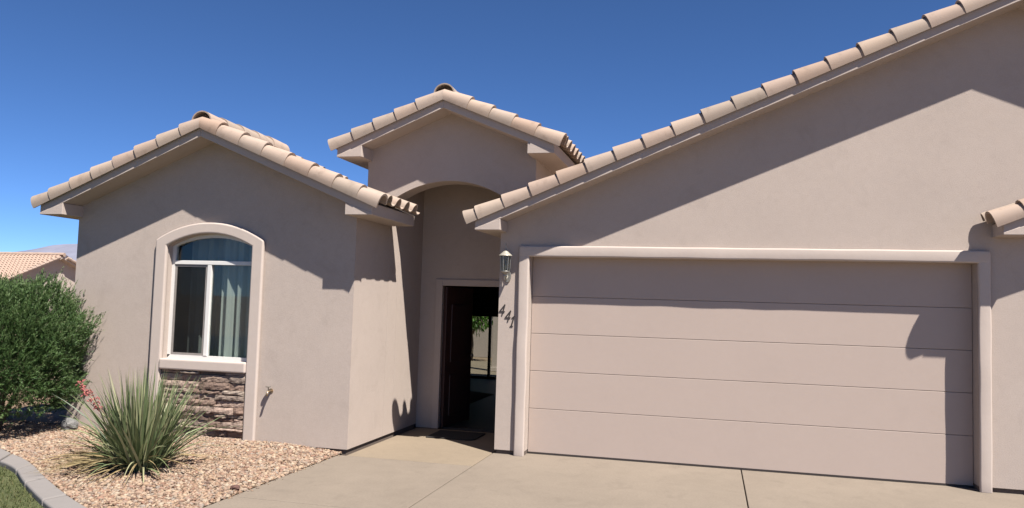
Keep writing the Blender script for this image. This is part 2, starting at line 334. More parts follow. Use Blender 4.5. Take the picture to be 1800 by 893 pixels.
# lawn
V = [(-14, -16)]+[(-14, -1.9)]+[(x, y+0.03) for x, y in Cin]+[(-2.12, -16)]
tag(MB().add([(x, y, 0.004) for x, y in V], [tuple(range(len(V)-1, -1, -1))]).build('lawn', 'lawn', fix=False), 'lawn in front of the edging', kind='structure')
def blades(P, Dir, Ln, Wd, seg=4, droop=None, twist=None, fold=0.0):
    """curved tapering strips. P,Dir (n,3); returns verts, quads"""
    n = len(P); Dir = Dir/np.linalg.norm(Dir, axis=1, keepdims=True)
    sd_ = np.cross(Dir, [0, 0, 1.0]); sd_ += 1e-6; sd_ /= np.linalg.norm(sd_, axis=1, keepdims=True)
    if twist is not None:
        nn = np.cross(sd_, Dir); sd_ = sd_*np.cos(twist)[:, None]+nn*np.sin(twist)[:, None]
    droop = np.zeros(n) if droop is None else droop
    Vv = np.zeros((n, seg+1, 2, 3)); hor = Dir*[1, 1, 0]
    pos = P.copy(); d = Dir.copy()
    for s in range(seg+1):
        t = s/seg; wd = Wd*(1-t**2.2*0.97)*(0.55+0.45*min(1, t*5))
        Vv[:, s, 0] = pos-sd_*wd[:, None]*0.5; Vv[:, s, 1] = pos+sd_*wd[:, None]*0.5
        d = d+np.outer(droop/seg, [0, 0, -1.0]); d /= np.linalg.norm(d, axis=1, keepdims=True)
        pos = pos+d*(Ln/seg)[:, None]
    q = np.array([[2*s, 2*s+1, 2*s+3, 2*s+2] for s in range(seg)])
    Fq = (q[None]+(np.arange(n)*(seg+1)*2)[:, None, None]).reshape(-1, 4)
    return Vv.reshape(-1, 3), Fq, (seg+1)*2
pts = []
while len(pts) < 22000:
    x = random.uniform(-7.2, -2.3); y = random.uniform(-4.75, -1.9)
    if side((x, y), Cin) > -0.005: continue
    pts.append((x, y, 0.0))
P = np.array(pts); n = len(P); D = np.stack([rng.normal(0, .5, n), rng.normal(0, .5, n), np.ones(n)], 1)
V, F, k = blades(P, D, rng.uniform(0.025, 0.06, n), rng.uniform(0.004, 0.008, n), 2, rng.uniform(0, 1.2, n))
tag(np_mesh('grass', V, F, 'grass', rnd=np.repeat(rng.uniform(0, 1, n), k)), 'short mown grass beside the edging', kind='stuff')

# ================================================================== HOUSE
house = tag(empty('stucco_house', (2, 2, 0)), 'single-storey taupe stucco house with clay tile gables and wide garage', 'house')
HO = Vector((2, 2, 0))
class HB(MB):
    """house part: written in world metres, parented to the house empty"""
    def build(s, name, mat, parent=house, **kw):
        s.v = [(x-HO.x, y-HO.y, z-HO.z) for x, y, z in s.v] if parent is house else s.v
        return MB.build(s, name, mat, parent, **kw)
def hb(name, mat, **kw): pass
SL = 0.4145
class Roof:
    """gable whose ridge runs in Y. fascia front at yf; tips at cx-hw / cx+hw, fascia bottom there at ez"""
    def __init__(s, name, cx, hw, ez, yf, yb, wallL, wallR, left=True, right=True): s.__dict__.update(locals())
TH = math.atan(SL); CT, ST = math.cos(TH), math.sin(TH)
def arcpts(c, r, a0, a1, n): return [(c[0]+r*math.cos(a0+(a1-a0)*i/n), c[1]+r*math.sin(a0+(a1-a0)*i/n)) for i in range(n+1)]
def shell(prof_lo, prof_hi, length, thick):
    """open tile: outer profile lofted from its low end to its high end, with thickness. profile in (v,w); runs along +u"""
    n = len(prof_lo)
    def inner(p):
        q = []
        for i in range(n):
            a = Vector(p[max(i-1, 0)]); b = Vector(p[min(i+1, n-1)]); t = (b-a).normalized(); nn = Vector((t.y, -t.x))
            q.append((p[i][0]+nn.x*thick, p[i][1]+nn.y*thick))
        return q
    il, ih = inner(prof_lo), inner(prof_hi)
    V = [(0, v, w_) for v, w_ in prof_lo]+[(length, v, w_) for v, w_ in prof_hi]+[(0, v, w_) for v, w_ in il]+[(length, v, w_) for v, w_ in ih]
    F = []
    for i in range(n-1):
        F += [(i, i+1, n+i+1, n+i), (2*n+i+1, 2*n+i, 3*n+i, 3*n+i+1), (i+1, i, 2*n+i, 2*n+i+1), (n+i, n+i+1, 3*n+i+1, 3*n+i)]
    F += [(0, n, 3*n, 2*n), (n-1, 2*n+n-1, 3*n+n-1, 2*n-1)]
    return V, F
def tile_mesh(name, V, F, smooth=True):
    me = bpy.data.meshes.new(name); me.from_pydata([tuple(v) for v in V], [], F)
    bm = bmesh.new(); bm.from_mesh(me); bmesh.ops.recalc_face_normals(bm, faces=bm.faces)
    bm.to_mesh(me); bm.free()
    me.materials.append(M_['tile'])
    me.polygons.foreach_set('use_smooth', [True]*len(me.polygons)); me.set_sharp_from_angle(angle=R(40))
    return me
# rake tile profile: v outward from fascia, w square to the slope from the fascia's lower edge
def rake_prof(k, dv=0, dw=0):
    base = [(0.016, 0.094), (0.023, 0.130), (0.022, 0.160), (0.011, 0.190), (-0.010, 0.210), (-0.045, 0.221), (-0.085, 0.219), (-0.125, 0.203), (-0.155, 0.172), (-0.168, 0.135)]
    return [(v+dv*min(1, (w_-0.080)/0.03), w_+dw*min(1, max(0, (w_-0.094)/0.09))) for v, w_ in base]
rake_cache = {}
def rake_mesh(length):
    key = round(length, 3)
    if key not in rake_cache:
        V, F = shell(rake_prof(0, 0.007, 0.028), rake_prof(0, -0.006, -0.010), length, 0.025); rake_cache[key] = tile_mesh('rake_tile', V, F)
    return rake_cache[key]
# S-shaped field tile: v along the eave (width 0.268), w up, u up the slope
def s_prof(dw=0, k=1.0):
    p = [(0.0, 0.030)]+[(0.075+0.075*k*math.cos(a), 0.030+0.088*k*math.sin(a)) for a in [math.pi*(1-i/8) for i in range(1, 9)]]
    p += [(0.18, 0.012), (0.215, 0.004), (0.25, 0.012), (0.275, 0.032)]
    return [(v, w_+dw) for v, w_ in p]
V, F = shell(s_prof(0.022), s_prof(0.0, 0.95), 0.42, 0.014); FIELD_V, FIELD_F = [tuple(v) for v in V], F
field_me = tile_mesh('roof_tile', V, F)
rp = [(0.115*math.cos(a), 0.115*math.sin(a)*0.95) for a in [R(-8)+(R(196))*i/12 for i in range(13)]]
V, F = shell([(a*1.08, b*1.08+0.012) for a, b in rp], rp, 0.42, 0.016); ridge_me = tile_mesh('ridge_tile', V, F)
def basis(u, v, w_): return Matrix((u, v, w_)).transposed()
def place(name, me, parent, origin, u, v, w_, jit=0.0):
    m = basis(Vector(u), Vector(v), Vector(w_)).to_4x4()
    o = bpy.data.objects.new(name, me); COL.objects.link(o); o.parent = parent
    if jit:
        m = m @ Matrix.Rotation(random.gauss(0, jit), 4, 'X') @ Matrix.Rotation(random.gauss(0, jit*0.6), 4, 'Z')
    m.translation = Vector(origin)-HO; o.matrix_basis = m; return o
def make_roof(cx, hw, ez, yf, yb, boxL, boxR, bounds, pitch, sides=(-1, 1), ridge=True, yfield=None, eave_tiles=True, courses=None, ybr=None):
    """deck part holding fascia, rake tiles, ridge tiles, eave tiles and the tile field"""
    apex = ez+hw*SL; T = 0.128; inner = []
    out = []
    if -1 in sides and 1 in sides: poly = [(cx-hw, ez+0.004), (cx, apex+0.004), (cx+hw, ez+0.004), (cx+hw, ez+T), (cx, apex+T), (cx-hw, ez+T)]
    elif -1 in sides: poly = [(cx-hw, ez+0.004), (cx, apex+0.004), (cx, apex+T), (cx-hw, ez+T)]
    hd = HB().prism(poly, yf+0.035, ybr or yb, 'y')
    if ybr: hd.prism([(cx-hw, ez+0.004), (cx, apex+0.004), (cx+hw-0.55, ez+0.55*SL+0.004), (cx+hw-0.55, ez+0.55*SL+T), (cx, apex+T), (cx-hw, ez+T)], ybr+0.002, yb, 'y')
    deck = hd.build('roof', 'fascia')
    def kid(mb, name, mat, **kw):
        mb.v = [(x-HO.x, y-HO.y, z) for x, y, z in mb.v]; return MB.build(mb, name, mat, deck, **kw)
    for sgn in sides:
        # fascia board along the rake and the boxed eave with its flat soffit
        a = (cx+sgn*hw, ez); b = (cx, apex)
        kid(MB().prism([a, b, (b[0], b[1]+T-0.005), (a[0], a[1]+T-0.005)], yf, yf+0.035, 'y'), 'fascia', 'fascia', bevel=0.004)
        bw = boxL if sgn < 0 else boxR
        xi = cx+sgn*(hw-bw)
        tri = [(cx+sgn*(hw+0.002), ez-0.006), (xi, ez-0.006), (xi, ez+bw*SL-0.003), (cx+sgn*(hw+0.002), ez+0.02)]
        kid(MB().prism(tri, yf-0.004, (ybr if (ybr and sgn > 0) else yb)-0.01, 'y'), 'eave_box', 'fascia', bevel=0.005)
        # rake tiles; bounds = x distances from the tip of each tile's lower end
        u = Vector((-sgn*CT, 0, ST)); vv = Vector((0, -1, 0)); ww = Vector((sgn*ST, 0, CT))
        for i, d0 in enumerate(bounds):
            d1 = bounds[i+1] if i+1 < len(bounds) else hw
            last = i+1 == len(bounds)
            ln = (d1-d0)/CT+(0.05 if not last else 0.0)
            if last:                                   # mitred piece under the ridge: clip at the plane x = cx
                V, F = shell(rake_prof(0, 0.007, 0.028), rake_prof(0, -0.006, -0.010), ln, 0.025)
                nprof = len(rake_prof(0)); V2 = []
                for q, (uu, v_, w2) in enumerate(V):
                    hi = (q//nprof) % 2 == 1
                    if hi: uu = (hw-d0)/CT - w2*(-ST)/CT*1.0 if False else (hw-d0+w2*ST)/CT
                    V2.append((uu, v_, w2))
                me = tile_mesh('rake_tile', V2, F)
            else: me = rake_mesh(ln)
            org = Vector((cx+sgn*(hw-d0), yf, ez+d0*SL))
            place('rake_tile', me, deck, org, u, vv, ww, 0.009 if not last else 0)
        # field
        ye = yf+0.175; nw = int((yb-ye)/pitch) if yfield is None else int((yfield-ye)/pitch)
        v2 = Vector((0, 1, 0)) if True else None
        sc_v = pitch/0.268
        ncr = courses or int(hw/CT/0.355)
        VV, FF = [], []
        for c in range(ncr):
            dd = -0.075+c*0.355*CT
            for k in range(nw):
                org = Vector((cx+sgn*(hw-dd), ye+k*pitch, ez+T+dd*SL+(0.022 if c == 0 else -0.022)))
                if c == 0 and eave_tiles:
                    # mirror the profile direction so u,v,w stay right handed
                    if sgn < 0: place('roof_tile', field_me, deck, org+Vector((0, pitch, 0)), u, Vector((0, 1, 0))*-1*sc_v, ww, 0.008)
                    else: place('roof_tile', field_me, deck, org, u, Vector((0, 1, 0))*sc_v, ww, 0.008)
                else:
                    o_ = len(VV); jz = random.gauss(0, 0.003)
                    for uu, v_, w2 in FIELD_V:
                        VV.append(org+u*uu+Vector((0, v_*sc_v, 0))+ww*(w2+jz))
                    FF += [tuple(i+o_ for i in f) for f in FIELD_F]
        if VV:
            o = kid(MB().add(VV, FF), 'tile_field', 'tile', smooth=False, fix=False); o['kind'] = 'stuff'
    if ridge:
        y = yf+0.0
        zr = apex+T+0.045
        kid(MB().prism([(cx+0.098*math.cos(q), zr-0.01+0.098*math.sin(q)) for q in [math.pi*i/14 for i in range(15)]], yf+0.10, yf+0.13, 'y'), 'ridge_dark_plug', 'base')  # dark plug added so the hollow ridge end looks deep in shade
        while y < yb-0.2:
            place('ridge_tile', ridge_me, deck, (cx, y, zr), (0, 1, 0), (-1, 0, 0), (0, 0, 1), 0.01); y += 0.36
    return deck
# --- left wing
LX0, LX1, LY = -5.923, -1.958, -0.722
LCX, LHW, LEZ = -3.915, 2.30, 2.780
lb = [-0.035]+[0.225+0.3127*i for i in range(7)]
make_roof(LCX, LHW, LEZ, LY-0.335, 0.80, 0.345, 0.335, lb, 0.272, courses=6, yfield=0.32, ybr=0.26)
HB().box(LX0-0.02, LX1-0.01, 0.81, 5.6, 2.78, 2.95).build('flat_roof', 'fascia')
HB().prism([(LCX-LHW+0.3, 2.9), (LCX+LHW-0.36, 2.9), (LCX+LHW-0.36, LEZ+0.3*SL+0.02), (LCX, LEZ+LHW*SL+0.02), (LCX-LHW+0.3, LEZ+0.3*SL+0.02)], 0.62, 0.78, 'y').build('wall', 'stucco')
# --- entry tower
TCX, THW, TEZ, TY = -1.165, 1.44, 3.655, 0.30
make_roof(TCX, THW, TEZ, TY-0.335, 3.6, 0.345, 0.335, [-0.035, 0.29, 0.585, 0.875, 1.16], 0.262, courses=3)
# --- garage gable
GCX, GHW, GEZ = 5.28, 5.885, 2.685
gb = [-0.06]+[0.085+0.3275*i for i in range(17)]
make_roof(GCX, GHW, GEZ, -0.335, 7.0, 0.31, 0.335, gb, 0.272, courses=16, yfield=3.0)
# --- low roof right of the garage door
make_roof(5.025+3.4, 3.4, 2.665, -0.335, 0.02, 0.36, 0.3, [-0.035, 0.245, 0.5725, 0.90, 1.23, 1.55, 1.88, 2.21, 2.54, 2.87, 3.2], 0.135, sides=(-1,), ridge=False, courses=9)

# --- walls
def gable_poly(x0, x1, cx, hw, ez, zb, cut=None):
    z = lambda x: ez+(hw-abs(x-cx))*SL+0.05
    return z
WB = 0.05
zl = gable_poly(0, 0, LCX, LHW, LEZ, 0)
WX0, WX1, WZ0, WZS, WZC = -4.525, -3.315, 1.00, 2.415, 2.572     # window opening
wc = (WX0+WX1)/2; hwid = (WX1-WX0)/2; rise = WZC-WZS; wr = (hwid**2+rise**2)/(2*rise)
def arch_z(x, cx_, half, zs, zc):
    r_ = (half**2+(zc-zs)**2)/(2*(zc-zs)); return zc-r_+math.sqrt(max(0, r_*r_-(x-cx_)**2))
NA = 12
archL = [(WX0+hwid*i/NA, arch_z(WX0+hwid*i/NA, wc, hwid, WZS, WZC)) for i in range(NA+1)]
archR = [(2*wc-x, z) for x, z in archL]
b = HB()
polyL = [(LX0, WB), (wc, WB), (wc, WZ0), (WX0, WZ0)]+archL+[(wc, zl(wc)), (LX0, zl(LX0))]
polyR = [(LX1, WB), (wc, WB), (wc, WZ0), (WX1, WZ0)]+archR+[(wc, zl(wc)), (LCX, zl(LCX)), (LX1, zl(LX1))]
b.prism(polyL, LY, LY+0.17, 'y', skip=(1, len(polyL)-3)); b.prism(polyR, LY, LY+0.17, 'y', skip=(1, len(polyR)-4))
b.build('wall', 'stucco')
HB().box(LX0, LX0+0.17, LY+0.17, 5.4, WB, zl(LX0)).build('wall', 'stucco')
HB().box(LX1-0.17, LX1, LY+0.17, TY-0.004, WB, zl(LX1)).build('wall', 'stucco')
HB().box(LX1-0.17, LX1, TY+0.304, YD, WB, 3.70).build('wall', 'stucco')
HB().box(LX1-0.17, LX1, TY, TY+0.3, WB, 2.70).build('wall', 'stucco')
# tower front with the arch
TX0, TX1 = -2.31, -0.02; AX0, AX1, AZS, AZC = LX1, -0.372, 3.12, 3.375
zt = gable_poly(0, 0, TCX, THW, TEZ, 0); ac = (AX0+AX1)/2; ah = (AX1-AX0)/2
aL = [(AX0+ah*i/16, arch_z(AX0+ah*i/16, ac, ah, AZS, AZC)) for i in range(17)]; aR = [(2*ac-x, z) for x, z in aL]
b = HB()
pl = [(TX0, 2.70), (AX0, 2.70)]+aL+[(ac, zt(ac)), (TX0, zt(TX0))]
pr = [(TX1, 2.70), (AX1, 2.70)]+aR+[(ac, zt(ac)), (TX1, zt(TX1))]
b.prism(pl, TY, TY+0.30, 'y', skip=(len(pl)-3,)); b.prism(pr, TY, TY+0.30, 'y', skip=(len(pr)-3,))
tw = b.build('wall', 'stucco')
HB().box(TX0, TX0+0.17, TY+0.30, 3.4, 2.9, zt(TX0)).build('wall', 'stucco')
HB().box(TX1-0.17, TX1, TY+0.30, 3.4, 2.9, zt(TX1)).build('wall', 'stucco')
HB().box(LX1-0.15, -0.2, TY+0.301, YD-0.001, 3.702, 3.78).build('ceiling', 'stucco')
# alcove right wall (garage side) and the door wall
HB().box(-0.37, -0.2, 0.204, 0.604, 0.0, 2.69).build('wall', 'stucco'); HB().box(-0.37, -0.2, 0.606, YD-0.001, 0.0, 3.70).build('wall', 'stucco')
DX0, DX1, DZ = -1.63, -0.70, 2.055
HB().prism([(LX1, 0), (DX0, 0), (DX0, DZ), (DX1, DZ), (DX1, 0), (-0.2, 0), (-0.2, 3.7), (LX1, 3.7)], YD, YD+0.15, 'y').build('wall', 'stucco')
b = HB(); b.box(DX0-0.09, DX0+0.012, YD-0.025, YD-0.001, 0, DZ+0.08); b.box(DX1-0.012, DX1+0.09, YD-0.025, YD-0.001, 0, DZ+0.08); b.box(DX0+0.012, DX1-0.012, YD-0.025, YD-0.001, DZ-0.012, DZ+0.08); b.build('door_frame', 'fascia', bevel=0.006)
# garage front
zg = gable_poly(0, 0, GCX, GHW, GEZ, 0); GX0, GX1 = -0.372, 10.93; DW, DH = 4.88, 2.388
b = HB()
pl = [(GX0, WB), (0, WB), (0, DH), (2.44, DH), (2.44, zg(2.44)), (GX0, zg(GX0))]
pr = [(GX1, WB), (DW, WB), (DW, DH), (2.44, DH), (2.44, zg(2.44)), (GCX, zg(GCX)), (GX1, zg(GX1))]
b.prism(pl, 0, 0.20, 'y', skip=(3,)); b.prism(pr, 0, 0.20, 'y', skip=(3,)); b.build('wall', 'stucco')
HB().box(GX1-0.17, GX1, 0.2, 6.8, WB, zg(GX1)).build('wall', 'stucco')
# recessed foundation showing as a dark line under the stucco
f_ = 0.022
for q in ((LX0+f_, LX1-f_, LY+f_, LY+0.16), (LX1-0.16, LX1-f_, LY+0.163, YD-0.01), (LX0+f_, LX0+0.16, LY+0.163, 5.3), (GX0+f_, -0.004, f_, 0.18), (DW+0.004, GX1-f_, f_, 0.18)):
    HB().box(*q, -0.05, WB+0.004).build('foundation', 'base')
def wobble_bar(x0, x1, y0, y1, z0, z1, axis, n, amp, sd_):
    """hand-trowelled trim: a bar whose edges wander a few millimetres"""
    V, F = [], []
    for i in range(n+1):
        t = i/n
        for k, (a, b_) in enumerate(((0, 0), (1, 0), (1, 1), (0, 1))):
            jit = [amp*noise.noise(Vector((t*n*0.37+sd_, k*3.7+q*9.1, sd_))) for q in (0, 1)]
            if axis == 'x': V.append((x0+(x1-x0)*t, (y0, y1)[a]+(jit[0]*0.6 if a == 0 else 0), (z0, z1)[b_]+jit[1]))
            else: V.append(((x0, x1)[b_]+jit[1], (y0, y1)[a]+(jit[0]*0.6 if a == 0 else 0), z0+(z1-z0)*t))
    for i in range(n):
        for k in range(4): F.append((4*i+k, 4*i+(k+1) % 4, 4*i+4+(k+1) % 4, 4*i+4+k))
    F += [(3, 2, 1, 0), tuple(4*n+k for k in range(4))]
    return HB().add(V, F)
# --- garage door surround and door
tw_ = 0.126; th = 0.13
wobble_bar(-tw_, 0.004, -0.052, 0.0, -0.012, DH+th-0.02, 'z', 18, 0.011, 1.3).build('door_surround', 'trim', bevel=0.019, seg=4, smooth=True)
wobble_bar(DW-0.004, DW+tw_-0.01, -0.052, 0.0, -0.012, DH+th-0.02, 'z', 18, 0.009, 4.1).build('door_surround', 'trim', bevel=0.019, seg=4, smooth=True)
wobble_bar(-tw_+0.004, DW+tw_-0.014, -0.0545, 0.0, DH-0.003, DH+th, 'x', 34, 0.0055, 7.7).build('door_surround', 'trim', bevel=0.020, seg=4, smooth=True)
gd = HB().box(-0.002, DW+0.002, 0.199, 0.23, 0.0, DH+0.05).build('garage_door', 'garage')
lev = [0.018, 0.545, 1.00, 1.455, 1.91, DH+0.03]
for z0, z1 in zip(lev[:-1], lev[1:]):
    m = MB().box(0.004, DW-0.004, 0.172, 0.198, z0+0.0022, z1-0.0022); m.v = [(x-HO.x, y-HO.y, z) for x, y, z in m.v]; m.build('panel', 'garage', gd, bevel=0.0035, seg=2)
m = MB().box(0.004, DW-0.004, 0.165, 0.199, 0.001, 0.018); m.v = [(x-HO.x, y-HO.y, z) for x, y, z in m.v]; m.build('bottom_seal', 'black', gd)
# --- window
def sub(mb, name, mat, parent, **kw):
    mb.v = [(x-HO.x, y-HO.y, z) for x, y, z in mb.v]; return mb.build(name, mat, parent, **kw)
TXo0, TXo1 = -4.687, -3.158
def arch_pts(x0, x1, zs, zc, n=20):
    c = (x0+x1)/2; h = (x1-x0)/2; return [(x0+(x1-x0)*i/n, arch_z(x0+(x1-x0)*i/n, c, h, zs, zc)) for i in range(n+1)]
outer = arch_pts(TXo0, TXo1, 2.490, 2.708); innr = arch_pts(WX0, WX1, WZS, WZC)
# trim ring: arch band with legs to the gravel, built as quads strip so the band is smooth
def band(o_, i_, y0, y1):
    n = len(o_); mb = MB(); V = [(x, y0, z) for x, z in o_]+[(x, y0, z) for x, z in i_]+[(x, y1, z) for x, z in o_]+[(x, y1, z) for x, z in i_]; F = []
    for k in range(n-1):
        F += [(k, k+1, n+k+1, n+k), (2*n+k+1, 2*n+k, 3*n+k, 3*n+k+1), (k+1, k, 2*n+k, 2*n+k+1), (n+k, n+k+1, 3*n+k+1, 3*n+k)]
    F += [(0, n, 3*n, 2*n), (n-1, 3*n-1, 4*n-1, 2*n-1)]
    return mb.add(V, F)
oo = [(TXo0, -0.02), (TXo0, 1.0)]+outer+[(TXo1, 1.0), (TXo1, -0.02)]; ii = [(WX0, -0.02), (WX0, 1.0)]+innr+[(WX1, 1.0), (WX1, -0.02)]
mb = HB(); bb = band(oo, ii, LY-0.055, LY); mb.v, mb.f = bb.v, bb.f; mb.build('window_surround', 'trim', bevel=0.02, seg=3)
HB().box(WX0-0.004, WX1+0.004, LY-0.075, LY, 0.868, 1.004).build('window_sill', 'trim', bevel=0.022, seg=3)
fy = LY+0.075
wf = HB(); o_ = [(WX0, WZ0)]+innr+[(WX1, WZ0)]
ins = 0.045; i_ = [(WX0+ins, WZ0+ins)]+arch_pts(WX0+ins, WX1-ins, WZS, WZC-ins)+[(WX1-ins, WZ0+ins)]
bb = band(o_, i_, fy, fy+0.06); wf.v, wf.f = bb.v, bb.f; wf.box(WX0+0.002, WX1-0.002, fy, fy+0.06, WZ0+0.0, WZ0+ins)
win = wf.build('window', 'vinyl')
sub(MB().box(WX0+ins, WX1-ins, fy-0.008, fy+0.05, 2.185, 2.235), 'transom_bar', 'vinyl', win, bevel=0.004)
wm = -3.975
sub(MB().box(wm-0.028, wm+0.028, fy-0.006, fy+0.045, WZ0+ins, 2.185), 'mullion', 'vinyl', win, bevel=0.004)
mb = MB(); x0, x1, z0, z1 = WX0+ins+0.004, wm-0.03, WZ0+ins+0.002, 2.182; t = 0.026
mb.box(x0, x0+t, fy+0.004, fy+0.02, z0, z1); mb.box(x1-t, x1, fy+0.004, fy+0.02, z0, z1); mb.box(x0+t, x1-t, fy+0.004, fy+0.02, z0, z0+t); mb.box(x0+t, x1-t, fy+0.004, fy+0.02, z1-t, z1)
sub(mb, 'screen_frame', 'screen', win)
sub(MB().box(x0+t-0.002, x1-t+0.002, fy+0.010, fy+0.012, z0+t-0.002, z1-t+0.002), 'insect_screen', 'mesh', win)
for a, b_ in ((WX0+ins, wm-0.028), (wm+0.028, WX1-ins)): sub(MB().box(a, b_, fy+0.026, fy+0.030, WZ0+ins, 2.185), 'pane', 'glass', win)
ap = [(WX0+ins, 2.235)]+[(x, max(z, 2.24)) for x, z in arch_pts(WX0+ins, WX1-ins, WZS, WZC-ins)]+[(WX1-ins, 2.235)]
sub(MB().prism(ap, fy+0.026, fy+0.030, 'y'), 'pane', 'glass', win)
# room behind the window
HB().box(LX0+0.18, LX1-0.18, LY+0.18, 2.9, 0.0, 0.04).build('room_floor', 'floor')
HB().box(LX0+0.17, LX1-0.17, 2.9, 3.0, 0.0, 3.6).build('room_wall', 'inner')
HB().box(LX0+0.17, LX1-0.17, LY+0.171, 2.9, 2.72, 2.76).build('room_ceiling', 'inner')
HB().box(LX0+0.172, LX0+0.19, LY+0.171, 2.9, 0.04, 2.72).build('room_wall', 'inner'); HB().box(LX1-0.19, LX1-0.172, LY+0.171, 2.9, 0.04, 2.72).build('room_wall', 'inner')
# --- ledge stone under the window
sp = HB().box(WX0+0.001, WX1-0.001, LY-0.006, LY-0.001, 0.0, 0.870).build('stone_panel', 'base')
def ledge_stone(x0, x1, z0, z1, dep):
    """rough-faced ledger stone with ragged edges"""
    n = max(3, int((x1-x0)/0.035)); V = []; rows = 4
    for iy, yy in enumerate((0, 1)):
        for r_ in range(rows):
            for i in range(n+1):
                t = i/n; s = r_/(rows-1); x = x0+(x1-x0)*t; z = z0+(z1-z0)*s
                e = 0.0
                if yy:
                    edge = min(1, 6*min(t, 1-t)+0.15)*min(1, 1.6*(0.35+2*min(s, 1-s)))
                    e = dep*(0.72+0.28*edge)+0.014*noise.noise(Vector((x*22, z*40, dep*90)))
                z += 0.009*noise.noise(Vector((x*14, r_*3.1+z0*50, yy)))
                x += 0.006*noise.noise(Vector((z*60, x0*40, 5)))
                V.append((x, LY-0.004-e, z))
    k = (n+1); F = []
    for r_ in range(rows-1):
        for i in range(n):
            q = [k*r_+i, k*r_+i+1, k*(r_+1)+i+1, k*(r_+1)+i]; F.append(tuple(c+rows*k for c in q))
    f0 = rows*k
    for i in range(n): F += [(i, i+1, f0+i+1, f0+i), (k*(rows-1)+i, k*(rows-1)+i+1, f0+k*(rows-1)+i+1, f0+k*(rows-1)+i)]
    for r_ in range(rows-1): F += [(k*r_, k*(r_+1), f0+k*(r_+1), f0+k*r_), (k*r_+n, k*(r_+1)+n, f0+k*(r_+1)+n, f0+k*r_+n)]
    return V, F
z = 0.035
while z < 0.855:
    h = min(random.choice((0.034, 0.046, 0.058, 0.072, 0.088)), 0.862-z)
    if h < 0.02: break
    x = WX0+0.006
    while x < WX1-0.02:
        wd = random.uniform(0.14, 0.46); x1 = min(x+wd, WX1-0.006)
        if WX1-0.006-x1 < 0.08: x1 = WX1-0.006
        V, F = ledge_stone(x+0.002, x1-0.002, z+0.003+random.uniform(-0.003, 0.004), z+h-0.004+random.uniform(-0.006, 0.003), random.uniform(0.012, 0.062))
        cxs = (x+x1)/2
        me_o = MB().add([(a-cxs, b_-LY, c-z) for a, b_, c in V], F).build('stone', 'stone', sp, loc=Vector((cxs, LY, z))-HO); x = x1
    z += h
# --- entrance: hall, open door, sliding doors to the patio
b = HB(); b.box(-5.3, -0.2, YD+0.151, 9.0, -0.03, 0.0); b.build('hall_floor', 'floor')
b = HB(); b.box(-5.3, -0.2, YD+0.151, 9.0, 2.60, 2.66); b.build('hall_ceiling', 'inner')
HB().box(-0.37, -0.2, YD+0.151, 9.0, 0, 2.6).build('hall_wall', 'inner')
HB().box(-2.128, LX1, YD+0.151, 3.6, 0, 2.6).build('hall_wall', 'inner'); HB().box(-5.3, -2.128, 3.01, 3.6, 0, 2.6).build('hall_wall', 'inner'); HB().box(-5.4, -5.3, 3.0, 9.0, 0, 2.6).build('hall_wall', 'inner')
SX0, SX1 = -3.58, -1.75
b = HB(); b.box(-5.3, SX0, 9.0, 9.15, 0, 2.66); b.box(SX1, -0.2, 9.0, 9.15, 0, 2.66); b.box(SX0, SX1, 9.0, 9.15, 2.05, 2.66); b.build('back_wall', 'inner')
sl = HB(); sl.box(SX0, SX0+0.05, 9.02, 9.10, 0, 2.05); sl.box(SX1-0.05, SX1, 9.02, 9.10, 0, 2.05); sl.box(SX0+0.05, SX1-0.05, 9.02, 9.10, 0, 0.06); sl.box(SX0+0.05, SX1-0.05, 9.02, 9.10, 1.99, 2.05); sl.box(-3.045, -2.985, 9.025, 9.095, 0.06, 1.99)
sl = sl.build('sliding_door', 'black')
for a, b_ in ((SX0+0.05, -3.045), (-2.985, SX1-0.05)): sub(MB().box(a, b_, 9.055, 9.06, 0.06, 1.99), 'pane', 'tinted', sl)
dl = HB()  # opened leaf standing along the left side of the hall
a = R(82); ux, uy = math.cos(a), math.sin(a); P = lambda s, t_, z_: (DX0+0.01+ux*s-uy*t_, YD+0.07+uy*s+ux*t_, z_)
V = [P(s, t_, z_) for z_ in (0.012, 2.03) for t_ in (-0.045, 0.0) for s in (0, 0.90)]
dl.add(V, [(0, 2, 3, 1), (4, 5, 7, 6), (0, 1, 5, 4), (2, 6, 7, 3), (0, 4, 6, 2), (1, 3, 7, 5)]); dl = dl.build('front_door', 'bronze', bevel=0.004)
for zc, hz in ((0.45, 0.30), (1.35, 0.42)):
    pm = MB(); V = [P(s, t_, z_) for z_ in (zc-hz, zc+hz) for t_ in (-0.060, -0.044) for s in (0.16, 0.74)]
    sub(pm.add(V, [(0, 2, 3, 1), (4, 5, 7, 6), (0, 1, 5, 4), (2, 6, 7, 3), (0, 4, 6, 2), (1, 3, 7, 5)]), 'door_panel', 'bronze', dl, bevel=0.006)
kb = P(0.83, -0.085, 1.0); sub(MB().lathe([(0.005, -0.03), (0.022, -0.022), (0.03, 0), (0.022, 0.022), (0.005, 0.03)], kb, 12), 'handle', 'brass', dl, smooth=True)
